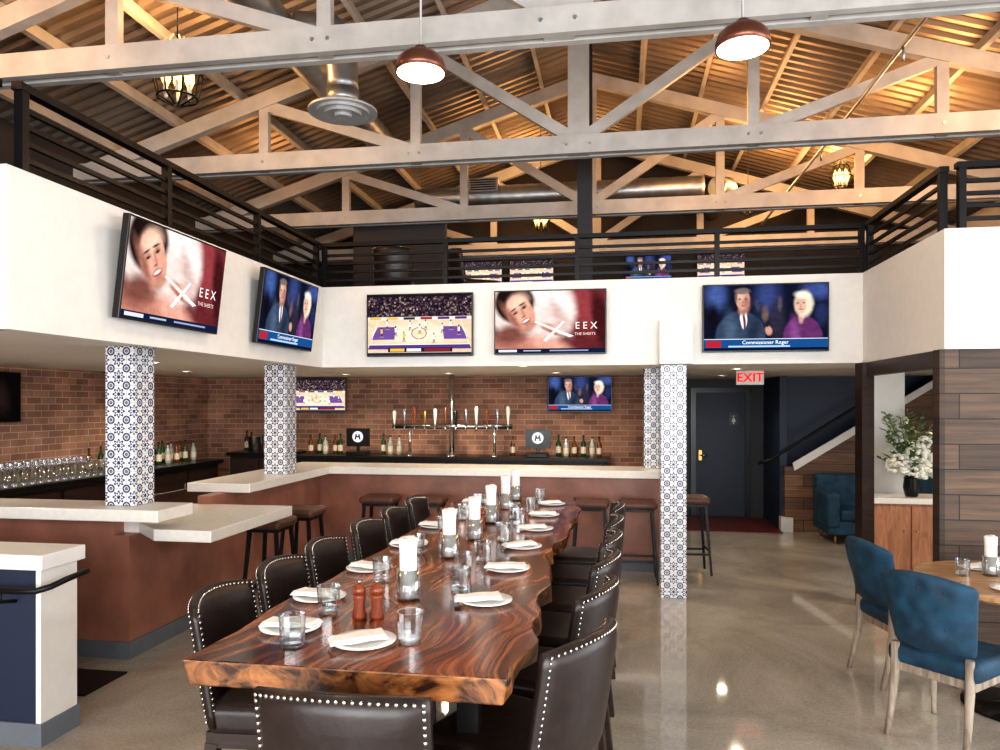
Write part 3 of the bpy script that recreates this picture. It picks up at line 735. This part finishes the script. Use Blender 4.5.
def turn(items,cx,cy,an,ox=0,oy=0,sc=1.0):
    o=[]
    for it in items:
        _,x,y,rx,ry,r,so,c=it
        dx=(x-cx)*AS;dy=y-cy;co,si=math.cos(an),math.sin(an)
        o.append(('e',cx+ox+(dx*co-dy*si)*sc/AS,cy+oy+(dx*si+dy*co)*sc,rx*sc,ry*sc,r+an,so,c))
    return o
FACE=[('e',.27,.8,.34,.34,0,.14,(36,20,20)),
 ('e',.27,.6,.22,.32,0,.1,(212,146,114)),('e',.3,.78,.16,.12,0,.8,(238,190,162)),('e',.22,.52,.07,.09,0,.9,(232,160,134)),('e',.33,.52,.07,.09,0,.9,(224,148,120)),
 ('e',.17,.6,.06,.26,.1,.8,(160,94,72)),('e',.27,.32,.13,.06,0,.7,(190,122,96)),
 ('e',.225,.71,.06,.012,.1,.8,(70,40,32)),('e',.325,.71,.06,.012,-.1,.8,(70,40,32)),
 ('e',.225,.66,.05,.03,0,.9,(170,108,86)),('e',.325,.66,.05,.03,0,.9,(170,108,86)),
 ('e',.225,.645,.038,.014,0,.8,(44,28,26)),('e',.325,.645,.038,.014,0,.8,(44,28,26)),
 ('e',.288,.58,.016,.08,0,.9,(186,118,94)),('e',.275,.515,.034,.012,0,.8,(140,76,62)),
 ('e',.275,.425,.085,.038,0,.45,(158,52,54)),('e',.275,.433,.062,.018,0,.5,(246,238,232)),
 ('e',.275,.37,.05,.012,0,.9,(178,110,90))]
AD=pmat('advert_picture',(104,10,24),[
 ('e',.8,.75,.5,.3,-.5,.6,(146,22,32)),('e',.97,.5,.14,.5,.2,.4,(70,4,16)),
 ('e',.34,.72,.7,.6,-.1,.12,(232,208,200)),('e',.5,.9,.36,.14,-.6,.6,(250,242,238)),('e',.58,.62,.1,.3,.5,.8,(206,172,164)),
 ('e',.22,.0,.75,.3,-.12,.18,(188,110,88)),('e',.5,.12,.34,.13,-.3,.6,(220,150,124)),
 ('e',.14,.3,.28,.16,.2,.6,(126,66,52))]
 +turn(FACE,.27,.58,.55,-.03,.06,.95)+[
 ('e',.5,.4,.17,.075,-.4,.3,(210,140,114)),('e',.53,.33,.16,.022,-.4,.8,(160,90,72)),('e',.56,.44,.06,.03,-.7,.6,(226,164,140)),
],dist=.024)
TALK=pmat('interview_picture',(14,20,46),[
 ('e',.1,.85,.14,.2,0,.7,(40,78,150)),('e',.52,.82,.16,.26,0,.8,(30,56,124)),('e',.92,.9,.2,.12,0,.7,(34,66,144)),('e',.6,.45,.1,.3,0,.7,(50,44,66)),
 ('e',.07,.5,.08,.2,0,.6,(20,16,30)),('e',.5,.55,.05,.12,0,.5,(110,84,80)),('e',.95,.55,.09,.16,0,.6,(24,40,90)),
 ('e',.62,.7,.03,.1,0,.6,(90,76,90)),('e',.44,.68,.03,.08,.2,.6,(70,60,84)),
 ('e',.3,.2,.36,.4,0,.06,(46,66,94)),('e',.22,.3,.08,.26,.1,.8,(66,90,120)),('e',.4,.22,.07,.3,-.2,.8,(30,46,68)),
 ('e',.325,.5,.05,.17,0,.15,(230,232,238)),('e',.33,.45,.018,.14,.05,.2,(120,34,46)),
 ('e',.32,.62,.07,.08,0,.4,(166,110,88)),('e',.32,.77,.1,.155,0,.12,(202,144,118)),('e',.3,.83,.05,.05,0,.9,(222,170,144)),('e',.355,.72,.04,.1,0,.9,(166,108,88)),
 ('e',.315,.905,.105,.05,0,.35,(120,104,98)),('e',.265,.82,.016,.07,0,.8,(110,92,84)),
 ('e',.295,.785,.018,.012,0,.9,(96,64,54)),('e',.345,.785,.018,.012,0,.9,(96,64,54)),('e',.322,.73,.01,.035,0,.9,(180,120,100)),('e',.322,.685,.03,.008,0,.9,(140,74,68)),
 ('e',.8,.15,.28,.38,0,.06,(100,34,102)),('e',.74,.25,.06,.22,.1,.8,(132,58,136)),('e',.79,.5,.04,.09,0,.5,(204,152,130)),
 ('e',.81,.7,.13,.19,0,.25,(222,208,180)),('e',.785,.69,.08,.125,0,.2,(214,162,138)),('e',.8,.83,.1,.05,-.2,.6,(238,228,206)),
 ('e',.765,.71,.016,.011,0,.9,(100,72,64)),('e',.81,.71,.015,.011,0,.9,(100,72,64)),('e',.785,.66,.01,.03,0,.9,(188,130,110)),('e',.787,.62,.028,.009,0,.8,(170,70,72)),
 ('e',.53,.3,.05,.07,.3,.3,(196,138,112)),('e',.52,.4,.028,.05,-.2,.3,(36,36,42)),
],dist=.02)
GAME=pmat('game_picture',(222,190,150),[
 ('e',.5,.35,.6,.16,0,.8,(244,222,190)),('h',0,1,.63,.006,'crowd'),('h',0,1,.97,.01,(30,26,36)),
],dist=.004)
DIM=pmat('dim_picture',(18,14,14),[('e',.7,.5,.2,.3,.3,.9,(54,34,32)),('e',.3,.6,.2,.2,0,.9,(44,40,46))],st=.6)
def ell(cx,cy,rx,ry,n=12):
    return [(cx+rx*math.cos(2*pi*i/n),cy+ry*math.sin(2*pi*i/n)) for i in range(n)]
def pic(kind,seed=1):
    rnd=random.Random(seed);o=[]
    R=lambda x0,y0,x1,y1:[(x0,y0),(x1,y0),(x1,y1),(x0,y1)]
    if kind=='game':
        o.append((R(0,.58,1,.635),(222,214,204)))
        for i in range(6): o.append((R(.02+i*.165,.588,.13+i*.165,.628),rnd.choice([(90,56,130),(220,180,80),(60,60,70),(150,50,56)])))
        o.append(([(0,.1),(1,.1),(.98,.17),(.02,.17)],(88,60,128)))
        o.append(([(.74,.26),(.97,.26),(.9,.47),(.72,.47)],(112,80,146)))
        o.append(([(.03,.26),(.26,.26),(.28,.47),(.1,.47)],(112,80,146)))
        o.append((ell(.5,.36,.075,.1,20),(120,86,150)));o.append((ell(.5,.36,.066,.088,20),(236,208,172)));o.append((R(.498,.17,.502,.58),(250,250,250)))
        o.append((R(.02,.17,.98,.178),(250,250,250)));o.append(([(.02,.17),(.025,.17),(.105,.58),(.1,.58)],(250,250,250)));o.append(([(.98,.17),(.975,.17),(.895,.58),(.9,.58)],(250,250,250)))
        for i in range(11):
            x=.1+.075*i+rnd.random()*.03;y=.2+rnd.random()*.24;c=rnd.choice([(246,246,250),(246,246,250),(226,184,76)]);s=.8
            o.append(([(x-.012,y-.012),(x+.03,y-.016),(x+.034,y-.004),(x-.008,y)],(176,146,116)))
            o.append(([(x,y),(x+.006,y),(x+.01,y+.07*s),(x+.002,y+.07*s)],(76,50,40)));o.append(([(x+.016,y+.005),(x+.022,y+.005),(x+.016,y+.07*s),(x+.009,y+.07*s)],(66,44,36)))
            o.append(([(x-.001,y+.06*s),(x+.018,y+.06*s),(x+.019,y+.1*s),(x-.001,y+.1*s)],c))
            o.append(([(x,y+.1*s),(x+.018,y+.1*s),(x+.021,y+.15*s),(x-.003,y+.15*s)],c));o.append((ell(x+.009,y+.175*s,.0065,.018,8),(70,44,34)))
            o.append(([(x+.02,y+.15*s),(x+.03,y+.11*s),(x+.027,y+.105*s),(x+.018,y+.14*s)],(80,50,40)))
        o.append((R(.2,.05,.82,.12),(30,32,44)));o.append((R(.22,.06,.36,.11),(220,180,80)));o.append((R(.38,.06,.52,.11),(225,225,225)));o.append((R(.55,.06,.8,.11),(130,44,52)))
        o.append((R(0,0,1,.04),(40,44,60)))
    if kind=='talk':
        o.append((R(0,.0,1,.17),(30,80,134)));o.append((R(0,.17,1,.18),(220,225,230)));o.append((R(.02,.05,.14,.15),(176,40,48)))
        o.append((R(0,0,1,.04),(14,24,50)));o.append((R(.2,.05,.7,.075),(170,200,230)))
    if kind=='ad':
        o.append(([(.36,.5),(.375,.52),(.72,.27),(.68,.25)],(245,242,240)));o.append(([(.44,.2),(.47,.185),(.64,.5),(.62,.51)],(245,242,240)))
        o.append((R(0,0,1,.075),(24,34,62)));o.append((R(.03,.02,.2,.06),(210,210,218)));o.append((R(.26,.03,.42,.05),(170,180,200)));o.append((R(.5,.03,.85,.05),(150,160,190)))
    return o
PM={'ad':AD,'talk':TALK,'game':GAME,'dim':DIM}
def tv(w,h,kind,loc,rot,seed,label,text=False):
    t=thing('television',label,'television',loc,0,group='wall televisions'); t.rotation_euler=rot
    obj('frame',MB().box(-w/2,w/2,0,.045,-h/2,h/2),BLK,t,bev=.004)
    obj('wall_mount',MB().box(-.12,.12,.045,.075,-.1,.1),BLACK,t)
    P=pic(kind,seed);mb=MB();b=.012;W=w-2*b;H=h-2*b
    mats=[PM[kind]]; mb.add([(-W/2,-.001,-H/2),(W/2,-.001,-H/2),(W/2,-.001,H/2),(-W/2,-.001,H/2)],[(0,1,2,3)],0)
    for k,(poly,c) in enumerate(P):
        m=E(c,1.05)
        if m not in mats: mats.append(m)
        mb.add([(-W/2+x*W,-.0012-.00004*k,-H/2+z*H) for x,z in poly],[tuple(range(len(poly)))],mats.index(m))
    def tx(s,size,cx,cz,c):
        m=E(c,1.2)
        if m not in mats:mats.append(m)
        vs,fs=text_geo(s,size*h)
        mb.add([(-W/2+cx*W+x,-.0065,-H/2+cz*H+y) for x,y,z in vs],fs,mats.index(m))
    if text and kind=='ad': tx('E E X',.15,.83,.43,(246,232,228)); tx('THE SHEETS',.06,.82,.3,(232,206,200))
    if text and kind=='talk': tx('Commissioner Roger',.075,.5,.12,(250,250,250))
    obj('screen',mb,mats,t)
tl=math.radians(7)
Bw=1.07;H_=.615
tv(Bw,H_,'ad',(-2.86,4.42,2.61),(tl,0,pi/2),1,'flat television on white parapet showing red advert with face',True)
tv(Bw,H_,'talk',(-2.86,6.08,2.6),(tl,0,pi/2),2,'flat television on white parapet showing interview of two people',True)
tv(Bw,H_,'game',(-1.94,6.97,2.575),(0,0,0),3,'flat television on white parapet showing basketball game')
tv(Bw,H_,'ad',(-.66,6.97,2.58),(0,0,0),4,'flat television on white parapet showing red advert with face',True)
tv(1.1,.62,'talk',(1.3,6.97,2.585),(0,0,0),5,'flat television on white parapet showing interview of two people',True)
tv(.86,.5,'game',(-4.42,10.28,1.93),(0,0,.15),6,'television above back bar showing basketball game')
tv(.9,.5,'talk',(-.56,10.38,1.94),(0,0,0),7,'television above back bar showing interview',True)
tv(.9,.52,'dim',(-6.2,6.35,1.87),(0,0,pi/2),8,'television on brick side wall showing dim picture')
for x,sd in((-2.55,12),(-1.6,9),(.5,10),(1.75,11)):
    tv(.82,.47,'game' if sd!=10 else 'talk',(x,13.38,4.22),(0,0,0),sd,'small television on upper floor wall')
# ---------------------------------------------------------------- lamps and ducts
def pendant(x,y,z):
    t=thing('pendant_lamp','copper dome pendant lamp with glowing white interior','pendant lamp',(x,y,z),group='copper pendants')
    obj('shade',MB().lathe([(.178,0),(.176,.04),(.16,.09),(.12,.13),(.06,.15),(.045,.18),(.03,.19),(0,.19)],n=32),COPPER,t)
    obj('diffuser',MB().lathe([(0,-.02),(.1,-.016),(.165,-.003),(.165,-.001),(0,-.001)],n=32),BULBW,t)
    obj('stem',MB().tube([(0,0,.19),(0,0,roofz(x)-z-.01)],.008,8),VENTP,t)
    ld=bpy.data.lights.new('pendant_light','SPOT');ld.energy=60;ld.color=(1,.84,.64);ld.spot_size=2.4;ld.shadow_soft_size=.12
    lo=bpy.data.objects.new('pendant_light',ld);link(lo);lo.location=(0,0,-.05);lo.parent=t
pendant(-1.38,5.0,4.12);pendant(.8,5.05,4.15)
pendant(-1.4,1.5,4.07)
def lantern(x,y,z,sc=1,e=45):
    t=thing('lantern_chandelier','black cage lantern chandelier with amber candle bulbs','chandelier',(x,y,z),group='candle lanterns')
    t.scale=(sc,sc,sc)
    m=MB()
    for k in range(8):
        a=2*pi*k/8;c,s=math.cos(a),math.sin(a)
        m.tube([(c*.05,s*.05,.3),(c*.13,s*.13,.2),(c*.19,s*.19,.0),(c*.15,s*.15,-.18),(c*.03,s*.03,-.24)],.007,6)
    for r,zz in((.19,0),(.15,-.18),(.13,.2)):
        m.tube([(r*math.cos(2*pi*k/24),r*math.sin(2*pi*k/24),zz) for k in range(25)],.008,6)
    obj('cage',m,BLACK,t)
    for k in range(6):
        a=2*pi*k/6;c,s=.1*math.cos(a),.1*math.sin(a)
        obj('candle',MB().lathe([(.014,-.17),(.014,-.08)],(c,s,0),8),LINEN,t)
        obj('bulb',MB().lathe([(.012,-.08),(.036,-.02),(.034,.05),(0,.14)],(c,s,0),10),BULBA,t)
    obj('chain',MB().tube([(0,0,.29),(0,0,(roofz(x)-z)/sc-.01)],.006,6),BLACK,t)
    ld=bpy.data.lights.new('lantern_light','POINT');ld.energy=e;ld.color=(1,.52,.2);ld.shadow_soft_size=.25
    lo=bpy.data.objects.new('lantern_light',ld);link(lo);lo.location=(0,0,.45);lo.parent=t
lantern(-3.8,5.86,4.66,1.1,60)
lantern(3.16,11.3,5.08,.8);lantern(1.75,10.6,4.58,.7);lantern(-1.25,11.7,4.75,.8)
for x,y in((-5.2,5.3),(-4.4,6.4),(-5.2,8.2),(-3.6,9.3),(-2.2,9.3),(-.8,9.3),(-1,7.6),(1.3,8.6),(1.4,10.6),(3.6,9.0),(3.0,6.5)):
    t=thing('recessed_downlight','small round recessed downlight in white ceiling','downlight',(x,y,2.2),group='recessed downlights')
    obj('trim_ring',MB().lathe([(.05,-.001),(.07,-.001),(.07,-.008),(.05,-.006)],n=20,cap=False),WHITE,t)
    obj('lens',MB().lathe([(0,-.002),(.05,-.002),(.05,-.004),(0,-.004)],n=20),CANL,t)
    ld=bpy.data.lights.new('downlight','SPOT');ld.energy=68 if y>7 and x<0 else 45;ld.color=(1,.82,.62);ld.spot_size=2.6;ld.spot_blend=.6;ld.shadow_soft_size=.06
    lo=bpy.data.objects.new('downlight',ld);link(lo);lo.location=(0,0,-.02);lo.parent=t
def duct(pts,r,label):
    pts=[Vector(p) for p in pts];Pn=[];rr=[]
    for i in range(len(pts)-1):
        n=max(2,int((pts[i+1]-pts[i]).length/.06))
        for k in range(n):
            Pn.append(pts[i].lerp(pts[i+1],k/n));rr.append(r*(1.025 if len(Pn)%3==0 else 1))
    Pn.append(pts[-1]);rr.append(r)
    return solo('air_duct',MB().tube(Pn,r,20,0,rr),DUCT,label,'duct')
duct([(-3.1,3.6,5.25),(-3.1,9.8,5.25)],.17,'galvanised spiral air duct running under roof deck')
duct([(-2.92,6.35,5.25),(-2.6,6.35,5.2),(-2.5,6.35,5.1),(-2.48,6.35,4.64)],.14,'galvanised branch duct dropping to round diffuser')
df=thing('air_diffuser','round pale metal ceiling diffuser with stepped rings','vent',(-2.48,6.35,4.44))
obj('collar',MB().lathe([(.145,.06),(.145,.198)],n=24),DUCT,df)
obj('cone_rings',MB().lathe([(.15,.1),(.31,.02),(.31,0),(.24,.01),(.24,-.015),(.17,0),(.17,-.03),(.08,-.02),(.08,-.045),(0,-.045)],n=32,sm=False),VENTP,df)
duct([(-2.9,4.2,5.0),(-.4,4.2,5.0)],.12,'galvanised spiral duct crossing near roof trusses')
duct([(-3.1,11.0,4.95),(1.2,11.0,4.95)],.16,'galvanised spiral duct crossing upper floor')
duct([(1.38,11.0,4.95),(1.55,11.2,4.95),(1.6,11.6,5.1),(1.6,13.4,5.2)],.15,'galvanised spiral duct elbow running to far wall')
vg=thing('vent_grille','rectangular louvred air grille on upper duct','vent',(-2.0,10.7,5.05))
obj('frame',MB().box(-.22,.22,0,.13,-.1,.1),DUCT,vg)
mm=MB()
for i in range(5): mm.box(-.19,.19,-.01,.0,-.08+i*.035,-.065+i*.035)
obj('louvres',mm,BLACK,vg)
# ---------------------------------------------------------------- lights
def area(loc,rot,sx,sy,e,col):
    ld=bpy.data.lights.new('window_light','AREA');ld.shape='RECTANGLE';ld.size=sx;ld.size_y=sy;ld.energy=e;ld.color=col
    lo=bpy.data.objects.new('window_light',ld);link(lo);lo.location=loc;lo.rotation_euler=rot
DC=(.98,.985,1)
for a,b_,e in((-5.4,-2.4,150),(-2,1.2,255),(1.6,4.6,245)):
    area(((a+b_)/2,YF+.02,1.95),(pi/2,0,0),3,3,e,DC)
area((XR-.02,-.9,2.05),(pi/2,0,pi/2),4,3,75,DC)
area((XR-.02,3.8,2.05),(pi/2,0,pi/2),4,3,130,DC)
def pt(loc,e,col,s=.3):
    ld=bpy.data.lights.new('uplight','POINT');ld.energy=e;ld.color=col;ld.shadow_soft_size=s
    lo=bpy.data.objects.new('uplight',ld);link(lo);lo.location=loc
for x,y,e in((-5,4,55),(-5,1.8,60),(.9,9,40),(3.4,8.8,66),(3.5,6.5,55),(2.2,11.4,48),(-4.6,8.9,18),(-2,11.6,28)):
    pt((x,y,4.75 if abs(x)>3 else 5.2),e,(1,.48,.17))
wd=bpy.data.worlds.new('world');S.world=wd;wd.use_nodes=True
bg=wd.node_tree.nodes['Background'];bg.inputs[0].default_value=(.93,.96,1,1);bg.inputs[1].default_value=1.0
S.view_settings.view_transform='Standard'
S.view_settings.look='Medium High Contrast'
S.view_settings.exposure=0.2
